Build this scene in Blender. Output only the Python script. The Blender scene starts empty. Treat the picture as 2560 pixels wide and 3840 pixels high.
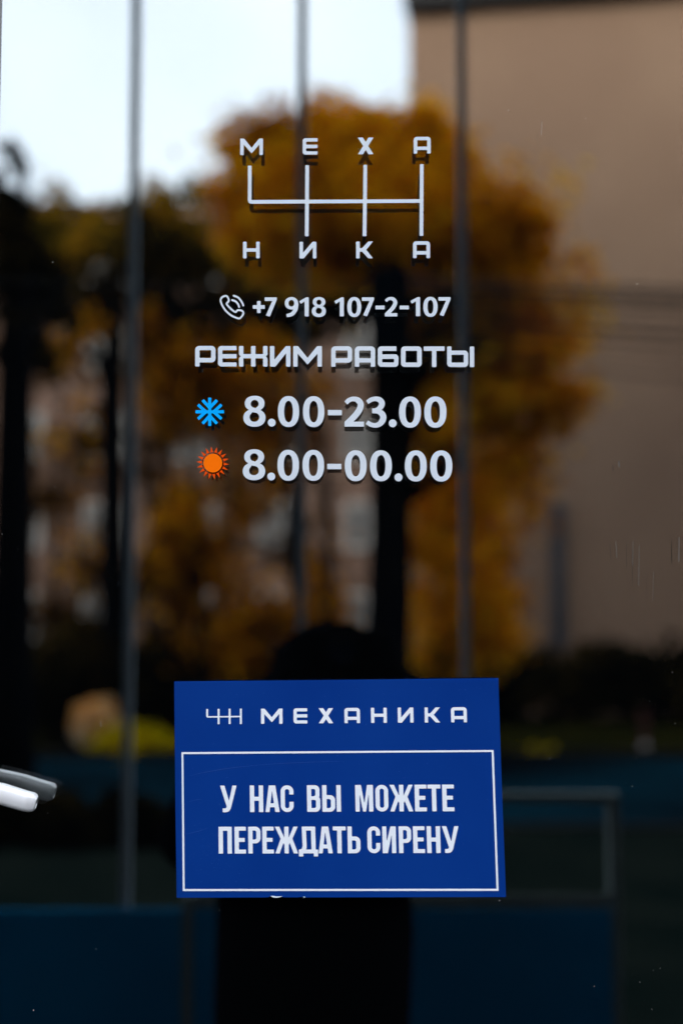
import bpy, bmesh, math, random
import numpy as np
from mathutils import Vector, Matrix

# ------------------------------------------------------------------ camera, sky, sun, exposure
scene = bpy.context.scene
COL = scene.collection
D = 1.29                      # camera to the glass
HC = 1.50                     # camera height above the pavement
FPX = 2560 * 50.0 / 24.0      # focal length in photograph pixels
FOOT = 2366                   # image row that looks level at the glass
TH = math.atan((FOOT - 1920) / FPX)
GAP = 0.0146                  # outer pane to the mirror coated inner pane

cam_d = bpy.data.cameras.new("camera")
cam = bpy.data.objects.new("camera", cam_d); COL.objects.link(cam)
cam.location = (0, -D, HC)
cam.rotation_euler = (math.pi/2 + TH, 0, 0)
cam_d.sensor_fit = 'HORIZONTAL'; cam_d.sensor_width = 24.0; cam_d.lens = 50.0
cam_d.clip_start = 0.005; cam_d.clip_end = 2000
cam_d.dof.use_dof = True
cam_d.dof.focus_distance = D / math.cos(TH)
cam_d.dof.aperture_fstop = 50.0 / 21.5
scene.camera = cam

SUN_EL = math.radians(22); SUN_AZ = math.radians(-22)   # azimuth measured from +Y (behind the cafe) towards +X
w = bpy.data.worlds.new("World"); scene.world = w; w.use_nodes = True
nt = w.node_tree; nt.nodes.clear()
sky = nt.nodes.new("ShaderNodeTexSky"); sky.sky_type = 'NISHITA'; sky.sun_disc = False
sky.sun_elevation = SUN_EL; sky.sun_rotation = SUN_AZ
sky.air_density = 1.0; sky.dust_density = 4.0; sky.ozone_density = 1.0
bg = nt.nodes.new("ShaderNodeBackground"); bg.inputs[1].default_value = 0.15
wo = nt.nodes.new("ShaderNodeOutputWorld")
# thin bright cloud cover over the physical sky
tcw = nt.nodes.new("ShaderNodeTexCoord"); cn = nt.nodes.new("ShaderNodeTexNoise"); cn.inputs["Scale"].default_value = 2.2; cn.inputs["Detail"].default_value = 5
cr = nt.nodes.new("ShaderNodeValToRGB"); cr.color_ramp.elements[0].position = 0.30; cr.color_ramp.elements[0].color = (0.60,)*3 + (1,)
cr.color_ramp.elements[1].position = 0.62; cr.color_ramp.elements[1].color = (0.97,)*3 + (1,)
mw = nt.nodes.new("ShaderNodeMix"); mw.data_type = 'RGBA'; mw.inputs[7].default_value = (5.95, 6.25, 6.8, 1)
nt.links.new(tcw.outputs["Generated"], cn.inputs["Vector"]); nt.links.new(cn.outputs["Fac"], cr.inputs[0]); nt.links.new(cr.outputs[0], mw.inputs[0])
nt.links.new(sky.outputs[0], mw.inputs[6]); nt.links.new(mw.outputs[2], bg.inputs[0]); nt.links.new(bg.outputs[0], wo.inputs[0])

sl = bpy.data.lights.new("sun", 'SUN'); sl.energy = 1.75; sl.angle = math.radians(18); sl.color = (1.0, 0.93, 0.82)
so = bpy.data.objects.new("sun", sl); COL.objects.link(so)
sdir = Vector((math.sin(SUN_AZ)*math.cos(SUN_EL), math.cos(SUN_AZ)*math.cos(SUN_EL), math.sin(SUN_EL)))
so.rotation_euler = sdir.to_track_quat('Z', 'Y').to_euler(); so.location = (0, 20, 30)

scene.view_settings.view_transform = 'Standard'; scene.view_settings.look = 'None'
scene.view_settings.gamma = 1.0; scene.view_settings.exposure = 1.5
scene.cycles.max_bounces = 10; scene.cycles.glossy_bounces = 6; scene.cycles.transparent_max_bounces = 16
scene.cycles.sample_clamp_indirect = 6.0
scene.cycles.caustics_reflective = False

# ------------------------------------------------------------------ measuring helpers
def ray(px, py):
    u = (px - 1280) / FPX; v = -(py - 1920) / FPX
    d = Vector((u, math.cos(TH) - v*math.sin(TH), math.sin(TH) + v*math.cos(TH)))
    return d / d.y
def on_glass(px, py, y=0.0):
    d = ray(px, py) * (y + D)
    return Vector((d.x, y, HC + d.z))
def street(px, py, Y):
    """real point in the street, Y metres out from the door, that the mirror glass shows at (px, py)"""
    d = ray(px, py) * (2*GAP + Y + D)
    return Vector((d.x, -Y, HC + d.z))

# ------------------------------------------------------------------ object helpers
def tag(o, label=None, cat=None, group=None, kind=None):
    if label: o['label'] = label
    if cat: o['category'] = cat
    if group: o['group'] = group
    if kind: o['kind'] = kind
    return o
def empty(name, loc=(0,0,0), rz=0, label=None, cat=None, group=None):
    o = bpy.data.objects.new(name, None); COL.objects.link(o)
    o.location = loc; o.rotation_euler = (0,0,rz); o.empty_display_size = 0.05
    return tag(o, label, cat, group)
def mesh_obj(name, verts, faces, mat, parent=None, smooth=False):
    me = bpy.data.meshes.new(name); me.from_pydata([tuple(v) for v in verts], [], faces); me.update()
    if smooth:
        for p in me.polygons: p.use_smooth = True
    if mat: me.materials.append(mat)
    o = bpy.data.objects.new(name, me); COL.objects.link(o)
    if parent:
        o.parent = parent
        o.matrix_parent_inverse = Matrix.LocRotScale(parent.location, parent.rotation_euler, None).inverted() if parent.parent is None else Matrix()
    return o
class MB:
    def __init__(s): s.v = []; s.f = []
    def add(s, vs, fs):
        n = len(s.v); s.v += [tuple(v) for v in vs]; s.f += [tuple(i+n for i in f) for f in fs]
    def box(s, x0, x1, y0, y1, z0, z1):
        s.add([(x0,y0,z0),(x1,y0,z0),(x1,y1,z0),(x0,y1,z0),(x0,y0,z1),(x1,y0,z1),(x1,y1,z1),(x0,y1,z1)],
              [(0,3,2,1),(4,5,6,7),(0,1,5,4),(1,2,6,5),(2,3,7,6),(3,0,4,7)])
    def bbox(s, x0, x1, y0, y1, z0, z1, b=0.005):
        bm = bmesh.new(); bmesh.ops.create_cube(bm, size=1)
        for v in bm.verts: v.co = Vector(((x0+x1)/2 + v.co.x*(x1-x0), (y0+y1)/2 + v.co.y*(y1-y0), (z0+z1)/2 + v.co.z*(z1-z0)))
        bmesh.ops.bevel(bm, geom=bm.edges[:], offset=b, segments=2, affect='EDGES', profile=0.5)
        bm.verts.index_update(); s.add([v.co[:] for v in bm.verts], [[v.index for v in f.verts] for f in bm.faces]); bm.free()
    def tube(s, pts, rads, n=10, cap=True):
        pts = [Vector(p) for p in pts]; rings = []; up = Vector((0.3, 0.2, 1)).normalized()
        for i, p in enumerate(pts):
            t = (pts[min(i+1, len(pts)-1)] - pts[max(i-1, 0)]).normalized()
            a = t.cross(up)
            if a.length < 0.2: a = t.cross(Vector((1, 0, 0)))
            a.normalize(); b = t.cross(a).normalized(); r = rads[i] if hasattr(rads, '__len__') else rads
            rings.append([p + (a*math.cos(2*math.pi*k/n) + b*math.sin(2*math.pi*k/n))*r for k in range(n)])
        vs = [v for r in rings for v in r]; fs = []
        for i in range(len(rings)-1):
            for k in range(n):
                fs.append((i*n+k, i*n+(k+1) % n, (i+1)*n+(k+1) % n, (i+1)*n+k))
        if cap: fs.append(tuple(range(n))[::-1]); fs.append(tuple((len(rings)-1)*n+k for k in range(n)))
        s.add(vs, fs)
    def build(s, name, mat, parent=None, smooth=False): return mesh_obj(name, s.v, s.f, mat, parent, smooth)

# ------------------------------------------------------------------ materials
def M(name, col, rough=0.6, metal=0.0, spec=0.5, noise=None, bump=None, coat=0.0):
    m = bpy.data.materials.new(name); m.use_nodes = True; n = m.node_tree; b = n.nodes["Principled BSDF"]
    b.inputs["Base Color"].default_value = (*col, 1); b.inputs["Roughness"].default_value = rough
    b.inputs["Metallic"].default_value = metal; b.inputs["Specular IOR Level"].default_value = spec
    b.inputs["Coat Weight"].default_value = coat
    tc = n.nodes.new("ShaderNodeTexCoord")
    if noise:
        scale, col2 = noise[0], noise[1]
        t = n.nodes.new("ShaderNodeTexNoise"); t.inputs["Scale"].default_value = scale; t.inputs["Detail"].default_value = 5
        r = n.nodes.new("ShaderNodeValToRGB"); r.color_ramp.elements[0].position = 0.38; r.color_ramp.elements[1].position = 0.62
        r.color_ramp.elements[0].color = (*col, 1); r.color_ramp.elements[1].color = (*col2, 1)
        n.links.new(tc.outputs["Object"], t.inputs["Vector"]); n.links.new(t.outputs["Fac"], r.inputs[0])
        n.links.new(r.outputs[0], b.inputs["Base Color"])
    if bump:
        t2 = n.nodes.new("ShaderNodeTexNoise"); t2.inputs["Scale"].default_value = bump[0]; t2.inputs["Detail"].default_value = 4
        bp = n.nodes.new("ShaderNodeBump"); bp.inputs["Strength"].default_value = bump[1]; bp.inputs["Distance"].default_value = bump[2]
        n.links.new(tc.outputs["Object"], t2.inputs["Vector"]); n.links.new(t2.outputs["Fac"], bp.inputs["Height"])
        n.links.new(bp.outputs[0], b.inputs["Normal"])
    return m
def pane_material():
    m = bpy.data.materials.new("clear_pane"); m.use_nodes = True; n = m.node_tree; n.nodes.clear()
    o = n.nodes.new("ShaderNodeOutputMaterial"); mx = n.nodes.new("ShaderNodeMixShader")
    t = n.nodes.new("ShaderNodeBsdfTransparent"); t.inputs[0].default_value = (0.97, 0.985, 0.98, 1)
    g = n.nodes.new("ShaderNodeBsdfGlossy"); g.inputs["Roughness"].default_value = 0.0; g.inputs["Color"].default_value = (1,1,1,1)
    mx.inputs[0].default_value = 0.035
    n.links.new(t.outputs[0], mx.inputs[1]); n.links.new(g.outputs[0], mx.inputs[2]); n.links.new(mx.outputs[0], o.inputs[0])
    return m
def coated_material():
    m = bpy.data.materials.new("sun_control_glass"); m.use_nodes = True; n = m.node_tree; n.nodes.clear()
    o = n.nodes.new("ShaderNodeOutputMaterial"); mx = n.nodes.new("ShaderNodeMixShader")
    d = n.nodes.new("ShaderNodeBsdfDiffuse"); d.inputs[0].default_value = (0.0015, 0.0018, 0.0022, 1)
    g = n.nodes.new("ShaderNodeBsdfGlossy"); g.inputs["Roughness"].default_value = 0.0; g.inputs["Color"].default_value = (0.97, 0.98, 1.0, 1)
    mx.inputs[0].default_value = 0.46
    tc = n.nodes.new("ShaderNodeTexCoord"); nz = n.nodes.new("ShaderNodeTexNoise"); nz.inputs["Scale"].default_value = 9.0; nz.inputs["Detail"].default_value = 1
    bp = n.nodes.new("ShaderNodeBump"); bp.inputs["Strength"].default_value = 1.0; bp.inputs["Distance"].default_value = 0.00003
    n.links.new(tc.outputs["Object"], nz.inputs["Vector"]); n.links.new(nz.outputs["Fac"], bp.inputs["Height"]); n.links.new(bp.outputs[0], g.inputs["Normal"])
    n.links.new(d.outputs[0], mx.inputs[1]); n.links.new(g.outputs[0], mx.inputs[2]); n.links.new(mx.outputs[0], o.inputs[0])
    return m
def leaf_material(name, c1, c2, c3, trans=0.25):
    m = bpy.data.materials.new(name); m.use_nodes = True; n = m.node_tree; n.nodes.clear()
    o = n.nodes.new("ShaderNodeOutputMaterial"); geo = n.nodes.new("ShaderNodeNewGeometry")
    ri = n.nodes.new("ShaderNodeTexNoise"); ri.inputs["Scale"].default_value = 0.9; ri.inputs["Detail"].default_value = 6
    tc = n.nodes.new("ShaderNodeTexCoord"); r = n.nodes.new("ShaderNodeValToRGB")
    e = r.color_ramp.elements; e[0].position = 0.35; e[0].color = (*c1, 1); e[1].position = 0.65; e[1].color = (*c3, 1)
    k = e.new(0.5); k.color = (*c2, 1)
    n.links.new(tc.outputs["Object"], ri.inputs["Vector"])
    ad = n.nodes.new("ShaderNodeMath"); ad.operation = 'MULTIPLY_ADD'; ad.inputs[1].default_value = 0.25; 
    sb = n.nodes.new("ShaderNodeMath"); sb.operation = 'SUBTRACT'; sb.inputs[1].default_value = 0.125
    n.links.new(geo.outputs["Random Per Island"], ad.inputs[0]); n.links.new(ri.outputs["Fac"], ad.inputs[2])
    n.links.new(ad.outputs[0], sb.inputs[0]); n.links.new(sb.outputs[0], r.inputs[0])
    d = n.nodes.new("ShaderNodeBsdfDiffuse"); t = n.nodes.new("ShaderNodeBsdfTranslucent"); mx = n.nodes.new("ShaderNodeMixShader"); mx.inputs[0].default_value = trans
    n.links.new(r.outputs[0], d.inputs[0]); n.links.new(r.outputs[0], t.inputs[0])
    n.links.new(d.outputs[0], mx.inputs[1]); n.links.new(t.outputs[0], mx.inputs[2]); n.links.new(mx.outputs[0], o.inputs[0])
    return m

m_pane = pane_material(); m_coat = coated_material()
m_white = M("white_vinyl", (0.67, 0.73, 0.79), 0.55, spec=0.2, noise=(60, (0.64, 0.70, 0.76)), bump=(900, 0.15, 0.0002))
m_cyan = M("cyan_vinyl", (0.0, 0.40, 0.95), 0.6, spec=0.05)
m_orange = M("orange_vinyl", (1.0, 0.17, 0.0), 0.6, spec=0.05)
m_orange2 = M("deep_orange_vinyl", (0.85, 0.075, 0.0), 0.6, spec=0.05)
m_print = M("white_print", (0.82, 0.86, 0.92), 0.5)
m_sign = M("blue_print", (0.0, 0.029, 0.205), 0.6, noise=(7, (0.001, 0.035, 0.225)), spec=0.06, bump=(700, 0.12, 0.0002))
m_paper = M("torn_paper", (0.8, 0.85, 0.88), 0.8)
m_scratch = M("scuffed_print", (0.012, 0.07, 0.30), 0.5)
m_frame = M("black_aluminium", (0.012, 0.013, 0.015), 0.4, 0.2)
m_handle = M("satin_metal", (0.92, 0.93, 0.95), 0.5, 0.5, bump=(300, 0.1, 0.0002))
m_handle_dark = M("grey_plug", (0.25, 0.26, 0.28), 0.6)
m_dust = M("dust", (0.33, 0.33, 0.32), 0.9)
m_gasket = M("rubber_gasket", (0.01, 0.01, 0.01), 0.7)

# ------------------------------------------------------------------ flat lettering: shapes as distance fields, contoured to meshes
def box(x0, y0, x1, y1, r=(0,0,0,0)):
    """rounded box; r = radii of top left, top right, bottom right, bottom left (y down)"""
    if not hasattr(r, '__len__'): r = (r,)*4
    cx, cy, hx, hy = (x0+x1)/2, (y0+y1)/2, (x1-x0)/2, (y1-y0)/2
    def f(X, Y):
        px, py = X-cx, Y-cy
        rr = np.where(px < 0, np.where(py < 0, r[0], r[3]), np.where(py < 0, r[1], r[2]))
        qx, qy = np.abs(px)-hx+rr, np.abs(py)-hy+rr
        return np.minimum(np.maximum(qx, qy), 0) + np.hypot(np.maximum(qx, 0), np.maximum(qy, 0)) - rr
    return f
def poly(pts):
    P = np.array(pts, float)
    def f(X, Y):
        d = np.full(X.shape, 1e9); inside = np.zeros(X.shape, bool)
        for i in range(len(P)):
            a, b = P[i], P[(i+1) % len(P)]; e = b-a; L = e@e + 1e-12
            t = np.clip(((X-a[0])*e[0] + (Y-a[1])*e[1])/L, 0, 1)
            d = np.minimum(d, np.hypot(X-a[0]-t*e[0], Y-a[1]-t*e[1]))
            if a[1] != b[1]:
                c = ((a[1] > Y) != (b[1] > Y)) & (X < (b[0]-a[0])*(Y-a[1])/(b[1]-a[1]) + a[0]); inside ^= c
        return np.where(inside, -d, d)
    return f
def ell(cx, cy, a, b, n=2.0):
    def f(X, Y):
        return ((np.abs((X-cx)/a)**n + np.abs((Y-cy)/b)**n)**(1/n) - 1) * min(a, b)
    return f
def spline(pts, k=6, closed=False):
    P = np.array(pts, float); out = []; N = len(P)
    rng = range(N) if closed else range(N-1)
    for i in rng:
        g = lambda j: P[j % N] if closed else P[min(max(j, 0), N-1)]
        p0, p1, p2, p3 = g(i-1), g(i), g(i+1), g(i+2)
        for q in range(k):
            t = q/k; out.append(0.5*((2*p1) + (-p0+p2)*t + (2*p0-5*p1+4*p2-p3)*t*t + (-p0+3*p1-3*p2+p3)*t**3))
    if not closed: out.append(P[-1])
    return np.array(out)
def stroke(pts, width=None, butt=True, closed=False):
    """pts rows (x, y[, width]); smooth path"""
    S = spline(pts, 6, closed)
    if S.shape[1] == 2: S = np.c_[S, np.full(len(S), width)]
    if butt and not closed:     # quads give flat ends
        T = np.gradient(S[:, :2], axis=0); T /= np.linalg.norm(T, axis=1)[:, None]; Nn = np.c_[-T[:, 1], T[:, 0]]
        L = S[:, :2] + Nn*S[:, 2:]/2; R = S[:, :2] - Nn*S[:, 2:]/2
        return poly(np.r_[L, R[::-1]])
    def f(X, Y):
        d = np.full(X.shape, 1e9); n = len(S)
        for i in range(n if closed else n-1):
            a, b = S[i], S[(i+1) % n]; e = b[:2]-a[:2]; L = e@e + 1e-12
            t = np.clip(((X-a[0])*e[0] + (Y-a[1])*e[1])/L, 0, 1)
            d = np.minimum(d, np.hypot(X-a[0]-t*e[0], Y-a[1]-t*e[1]) - (a[2]+t*(b[2]-a[2]))/2)
        return d
    return f
def union(*fs):
    def f(X, Y):
        v = fs[0](X, Y)
        for g in fs[1:]: v = np.minimum(v, g(X, Y))
        return v
    return f
def cut(a, *bs):
    def f(X, Y):
        v = a(X, Y)
        for b in bs: v = np.maximum(v, -b(X, Y))
        return v
    return f
def clip(a, b): return lambda X, Y: np.maximum(a(X, Y), b(X, Y))

def film(name, f, bounds, place, cell, mat, parent, y0=-0.0006, y1=-0.0001):
    """contour f<0 inside bounds (local units) into a thin sheet; place(x,y)->photo pixel"""
    x0, y0b, x1, y1b = bounds; nx = int((x1-x0)/cell)+3; ny = int((y1b-y0b)/cell)+3
    xs = x0 - cell + np.arange(nx+1)*cell*(1.0003); ys = y0b - cell + np.arange(ny+1)*cell*(1.0007)
    X, Y = np.meshgrid(xs, ys); F = f(X + 1e-5, Y + 1e-5)
    vid = {}; V = []; faces = []; walls = []
    def vert(key, x, y):
        if key in vid: return vid[key]
        vid[key] = len(V); V.append(place(x, y)); return vid[key]
    for j in range(ny):
        i = 0
        while i < nx:
            c = [(i, j), (i+1, j), (i+1, j+1), (i, j+1)]; v = [F[q[1], q[0]] for q in c]
            neg = [a < 0 for a in v]
            if not any(neg): i += 1; continue
            if all(neg):
                k = i
                while k+1 < nx and F[j, k+2] < 0 and F[j+1, k+2] < 0: k += 1
                top = [vert((a, j), xs[a], ys[j]) for a in range(i, k+2)]
                bot = [vert((a, j+1), xs[a], ys[j+1]) for a in range(k+1, i-1, -1)]
                if k - i > 0: faces.append([top[0], top[-1], bot[0], bot[-1]])
                else: faces.append(top + bot)
                i = k+1; continue
            out = []; cross = []
            for q in range(4):
                a, b = c[q], c[(q+1) % 4]
                if neg[q]: out.append(vert(a, xs[a[0]], ys[a[1]]))
                if neg[q] != neg[(q+1) % 4]:
                    t = v[q]/(v[q]-v[(q+1) % 4]); t = min(max(t, 0.001), 0.999)
                    id_ = vert(('e',)+tuple(sorted((a, b))), xs[a[0]]+(xs[b[0]]-xs[a[0]])*t, ys[a[1]]+(ys[b[1]]-ys[a[1]])*t)
                    out.append(id_); cross.append(id_)
            if len(out) > 2: faces.append(out)
            if len(cross) == 2: walls.append((cross[0], cross[1]) if neg[1] or True else None)
            i += 1
    n = len(V); fr = [on_glass(p[0], p[1], y0) for p in V]; bk = [Vector((p.x, y1, p.z)) for p in fr]
    fs = [tuple(q) for q in faces] + [tuple(a+n for a in q[::-1]) for q in faces] + [(a, b, b+n, a+n) for a, b in walls]
    # drop vertices that merged rows no longer use
    used = sorted({a for q in fs for a in q}); mp = {a: k for k, a in enumerate(used)}
    allv = fr + bk
    return mesh_obj(name, [allv[a] for a in used], [tuple(mp[a] for a in q) for q in fs], mat, parent)

# wide square letters (unit height, y down)
T = 0.215
def mk_wide():
    G = {}
    leg = lambda x: box(x, 0, x+T, 1, 0.03)
    hb = lambda x0, x1, y=0.395: box(x0, y, x1, y+0.205)
    G['М'] = (1.385, lambda w: union(leg(0), leg(w-T), poly([(T-.03,0),(T+.02,0),(w/2,.57),(w-T-.02,0),(w-T+.03,0),(w-T+.03,.32),(w/2,.9),(T-.03,.32)])))
    G['Е'] = (0.91, lambda w: union(cut(box(0,0,w,1,(.17,.02,.02,.17)), box(T,.205,2,.8)), box(.1,.395,w,.605,.02)))
    G['Х'] = (0.97, lambda w: clip(union(poly([(-.02,-.05),(.28,-.05),(w+.02,1.05),(w-.28,1.05)]), poly([(w+.02,-.05),(w-.28,-.05),(-.02,1.05),(.28,1.05)])), box(0,0,w,1)))
    G['А'] = (1.0, lambda w: cut(box(0,0,w,1,(.2,.2,.03,.03)), box(T,.205,w-T,.585), box(T,.79,w-T,1.1)))
    G['Н'] = (1.0, lambda w: union(leg(0), leg(w-T), hb(.1, w-.1)))
    G['И'] = (1.0, lambda w: union(leg(0), leg(w-T), poly([(T-.03,.7),(w-T-.01,0),(w-T+.05,0),(w-T+.05,.3),(w-T,.34),(.26,1),(T-.05,1)])))
    G['К'] = (1.0, lambda w: union(leg(0), poly([(.1,.395),(.36,.395),(.73,0),(w+.01,0),(.6,.49),(w+.01,1),(.73,1),(.36,.6),(.1,.6)])))
    G['Р'] = (1.0, lambda w: union(cut(box(0,0,w,.8,(.2,.2,.2,0)), box(T,.205,w-T,.585)), box(0,.3,T,1,.03)))
    def zh(w):
        out = union(leg(0), leg(w/2-T/2), leg(w-T), hb(.12, w-.12))
        return cut(out, poly([(-.1,.38),(.0,.42),(.085,.5),(0,.6),(-.1,.64)]), poly([(w+.1,.38),(w,.42),(w-.085,.5),(w,.6),(w+.1,.64)]))
    G['Ж'] = (1.4, zh)
    G['Б'] = (1.01, lambda w: cut(union(box(0,0,w-.1,.5,(.18,.02,0,0)), box(0,.39,w,1,(0,.18,.18,.18))), box(T,.22,2,.39), box(T,.61,w-T,.785)))
    G['О'] = (1.02, lambda w: cut(box(0,0,w,1,.18), box(T+.01,.215,w-T-.01,.785)))
    G['Т'] = (1.02, lambda w: union(box(0,0,w,.215,.03), box(w/2-T/2,.1,w/2+T/2,1,.03)))
    G['Ь'] = (1.03, lambda w: cut(union(box(0,0,T,.6,.03), box(0,.2,w,1,(0,.18,.18,.18))), box(T,.4,w-T,.785)))
    G['l'] = (T, lambda w: box(0,0,w,1,.03))
    return G
WIDE = mk_wide()
# tall condensed letters
S_ = 0.163
def mk_tall():
    G = {}; b = 0.145
    st = lambda x: box(x, 0, x+S_, 1)
    G['У'] = (.62, poly([(0,0),(.166,0),(.332,.585),(.46,0),(.62,0),(.415,.783),(.39,.87),(.35,.94),(.29,.985),(.2,1),(.093,1),(.093,.855),(.17,.855),(.215,.845),(.237,.81),(.237,.767)]))
    G['Н'] = (.5, union(st(0), st(.5-S_), box(.1,.425,.4,.575)))
    G['А'] = (.534, cut(poly([(.134,0),(.38,0),(.534,1),(.37,1),(.345,.818),(.175,.818),(.15,1),(0,1)]), poly([(.257,.185),(.322,.674),(.192,.674)])))
    G['С'] = (.486, cut(box(0,0,.486,1,.235), box(.16,.14,.326,.86,.082), box(.3,.345,.6,.62)))
    G['В'] = (.495, cut(union(box(0,0,.47,.5,(0,.17,.12,0)), box(0,.43,.495,1,(0,.12,.18,0))), box(.16,.14,.316,.415,(0,.07,.07,0)), box(.16,.55,.335,.86,(0,.07,.07,0))))
    G['Ь'] = (.48, union(st(0), cut(box(0,.375,.48,1,(0,.19,.19,0)), box(.16,.52,.32,.86,(0,.07,.07,0)))))
    G['l'] = (S_, st(0))
    G['М'] = (.665, poly([(0,0),(.217,0),(.335,.70),(.445,0),(.665,0),(.665,1),(.505,1),(.505,.3),(.39,1),(.28,1),(.155,.3),(.155,1),(0,1)]))
    G['О'] = (.486, cut(box(0,0,.486,1,.235), box(.16,.14,.326,.86,.082)))
    G['Ж'] = (.875, poly([(0,0),(.17,0),(.357,.42),(.357,0),(.52,0),(.52,.42),(.71,0),(.875,0),(.665,.45),(.875,1),(.71,1),(.56,.61),(.52,.68),(.52,1),(.357,1),(.357,.68),(.317,.61),(.17,1),(0.01,1),(.215,.45)]))
    G['Е'] = (.435, union(st(0), box(.1,0,.435,b), box(.1,.42,.39,.565), box(.1,.855,.435,1)))
    G['Т'] = (.49, union(box(0,0,.49,b), box(.245-S_/2,.05,.245+S_/2,1)))
    G['П'] = (.495, union(st(0), st(.495-S_), box(.05,0,.45,b)))
    G['Р'] = (.463, union(st(0), cut(box(0,0,.463,.62,(0,.19,.19,0)), box(.16,.14,.305,.48,(0,.07,.07,0)))))
    G['Д'] = (.72, cut(poly([(.12,0),(.625,0),(.635,.86),(.72,.86),(.72,1.115),(.56,1.115),(.56,1),(.163,1),(.163,1.115),(0,1.115),(0,.86),(.06,.85),(.12,.82),(.14,.72)]), poly([(.28,.145),(.465,.145),(.475,.86),(.265,.86),(.29,.8),(.295,.7)])))
    G['И'] = (.5, poly([(0,0),(.15,0),(.155,.585),(.305,0),(.5,0),(.5,1),(.345,1),(.345,.3),(.19,1),(0,1)]))
    return G
TALL = mk_tall()
# rounded humanist figures (unit height incl. overshoot)
def mk_fig():
    G = {}
    G['0'] = (.695, cut(ell(.3475,.5,.3475,.5,2.25), ell(.3475,.5,.142,.345,2.3)))
    G['8'] = (.715, cut(union(ell(.365,.245,.318,.245,2.2), ell(.3575,.712,.3575,.288,2.15), poly([(.2,.4),(.53,.4),(.53,.52),(.2,.52)])),
              union(ell(.365,.258,.128,.126,2.1), poly([(.25,.31),(.48,.31),(.39,.405)])), union(ell(.357,.69,.155,.15,2.1), poly([(.225,.62),(.29,.52),(.47,.6)]))))
    G['9'] = (.68, union(cut(ell(.335,.31,.335,.31,2.1), ell(.33,.31,.142,.165,2.2)), cut(stroke([(.575,.30,.2),(.58,.45,.2),(.53,.64,.2),(.40,.82,.19),(.26,.895,.175),(.09,.925,.16)]), ell(.33,.31,.142,.165,2.2))))
    G['1'] = (.494, poly([(0,.2),(.36,0),(.494,0),(.494,1),(.28,1),(.28,.21),(.075,.34)]))
    G['7'] = (.637, poly([(0,0),(.637,0),(.637,.12),(.27,1.0),(.065,.945),(.40,.185),(0,.185)]))
    G['2'] = (.655, union(clip(stroke([(.055,.215,.145),(.17,.115,.15),(.31,.08,.155),(.46,.125,.19),(.545,.26,.205),(.51,.42,.205),(.39,.6,.2),(.23,.77,.2),(.03,.965,.2)]), box(.01,-.1,1,.99)), box(.01,.835,.655,1)))
    G['3'] = (.675, union(stroke([(.05,.19,.135),(.18,.1,.14),(.33,.075,.15),(.47,.12,.18),(.53,.24,.195),(.46,.37,.17),(.34,.445,.15),(.21,.46,.15)]),
                          stroke([(.21,.465,.15),(.4,.475,.16),(.54,.57,.195),(.57,.71,.205),(.48,.86,.18),(.33,.928,.15),(.17,.905,.145),(.04,.825,.14)])))
    return G
FIG = mk_fig()
def put(name, g, x, y, wpx, h, parent, mat=m_white, lean=0.0, rise=0.0, adapt=False, ys=(-0.0006, -0.0001), cellpx=1.5):
    """letter g with its top left at photo pixel (x, y), wpx wide, h high"""
    w0, f = g
    if adapt: w0 = wpx/h; f = f(w0)
    sx = wpx/w0; top = 0; bottom = 1.13
    return film(name, f, (0, top, w0, bottom), lambda a, b: (x + a*sx + b*h*lean, y + b*h + a*sx*rise), cellpx/h, mat, parent, *ys)

# ------------------------------------------------------------------ the door
c0 = on_glass(-75, 2366)
XL = c0.x                      # left edge of the glass
door = empty("glass_door", (0.05, 0, 0.12), label="dark mirror-like glass door reflecting the street, with black frame and pale lever handle", cat="door")
XR = 0.52
p = MB(); p.box(XL, XR, 0.0, 0.004, 0.24, 2.30); p.build("outer_pane", m_pane, door)
p = MB(); p.box(XL-0.004, XR+.004, GAP, GAP+0.006, 0.236, 2.304); p.build("coated_inner_pane", m_coat, door)
p = MB()
p.bbox(XL-0.085, XL-0.0002, -0.008, 0.04, 0.12, 2.42, 0.002)
p.bbox(XR+0.0002, XR+0.085, -0.008, 0.04, 0.12, 2.42, 0.002)
p.bbox(XL-0.0002, XR+0.0002, -0.008, 0.04, 0.12, 0.2398, 0.002); p.bbox(XL-0.0002, XR+0.0002, -0.008, 0.04, 2.3002, 2.42, 0.002)
p.build("door_frame", m_frame, door)

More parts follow.
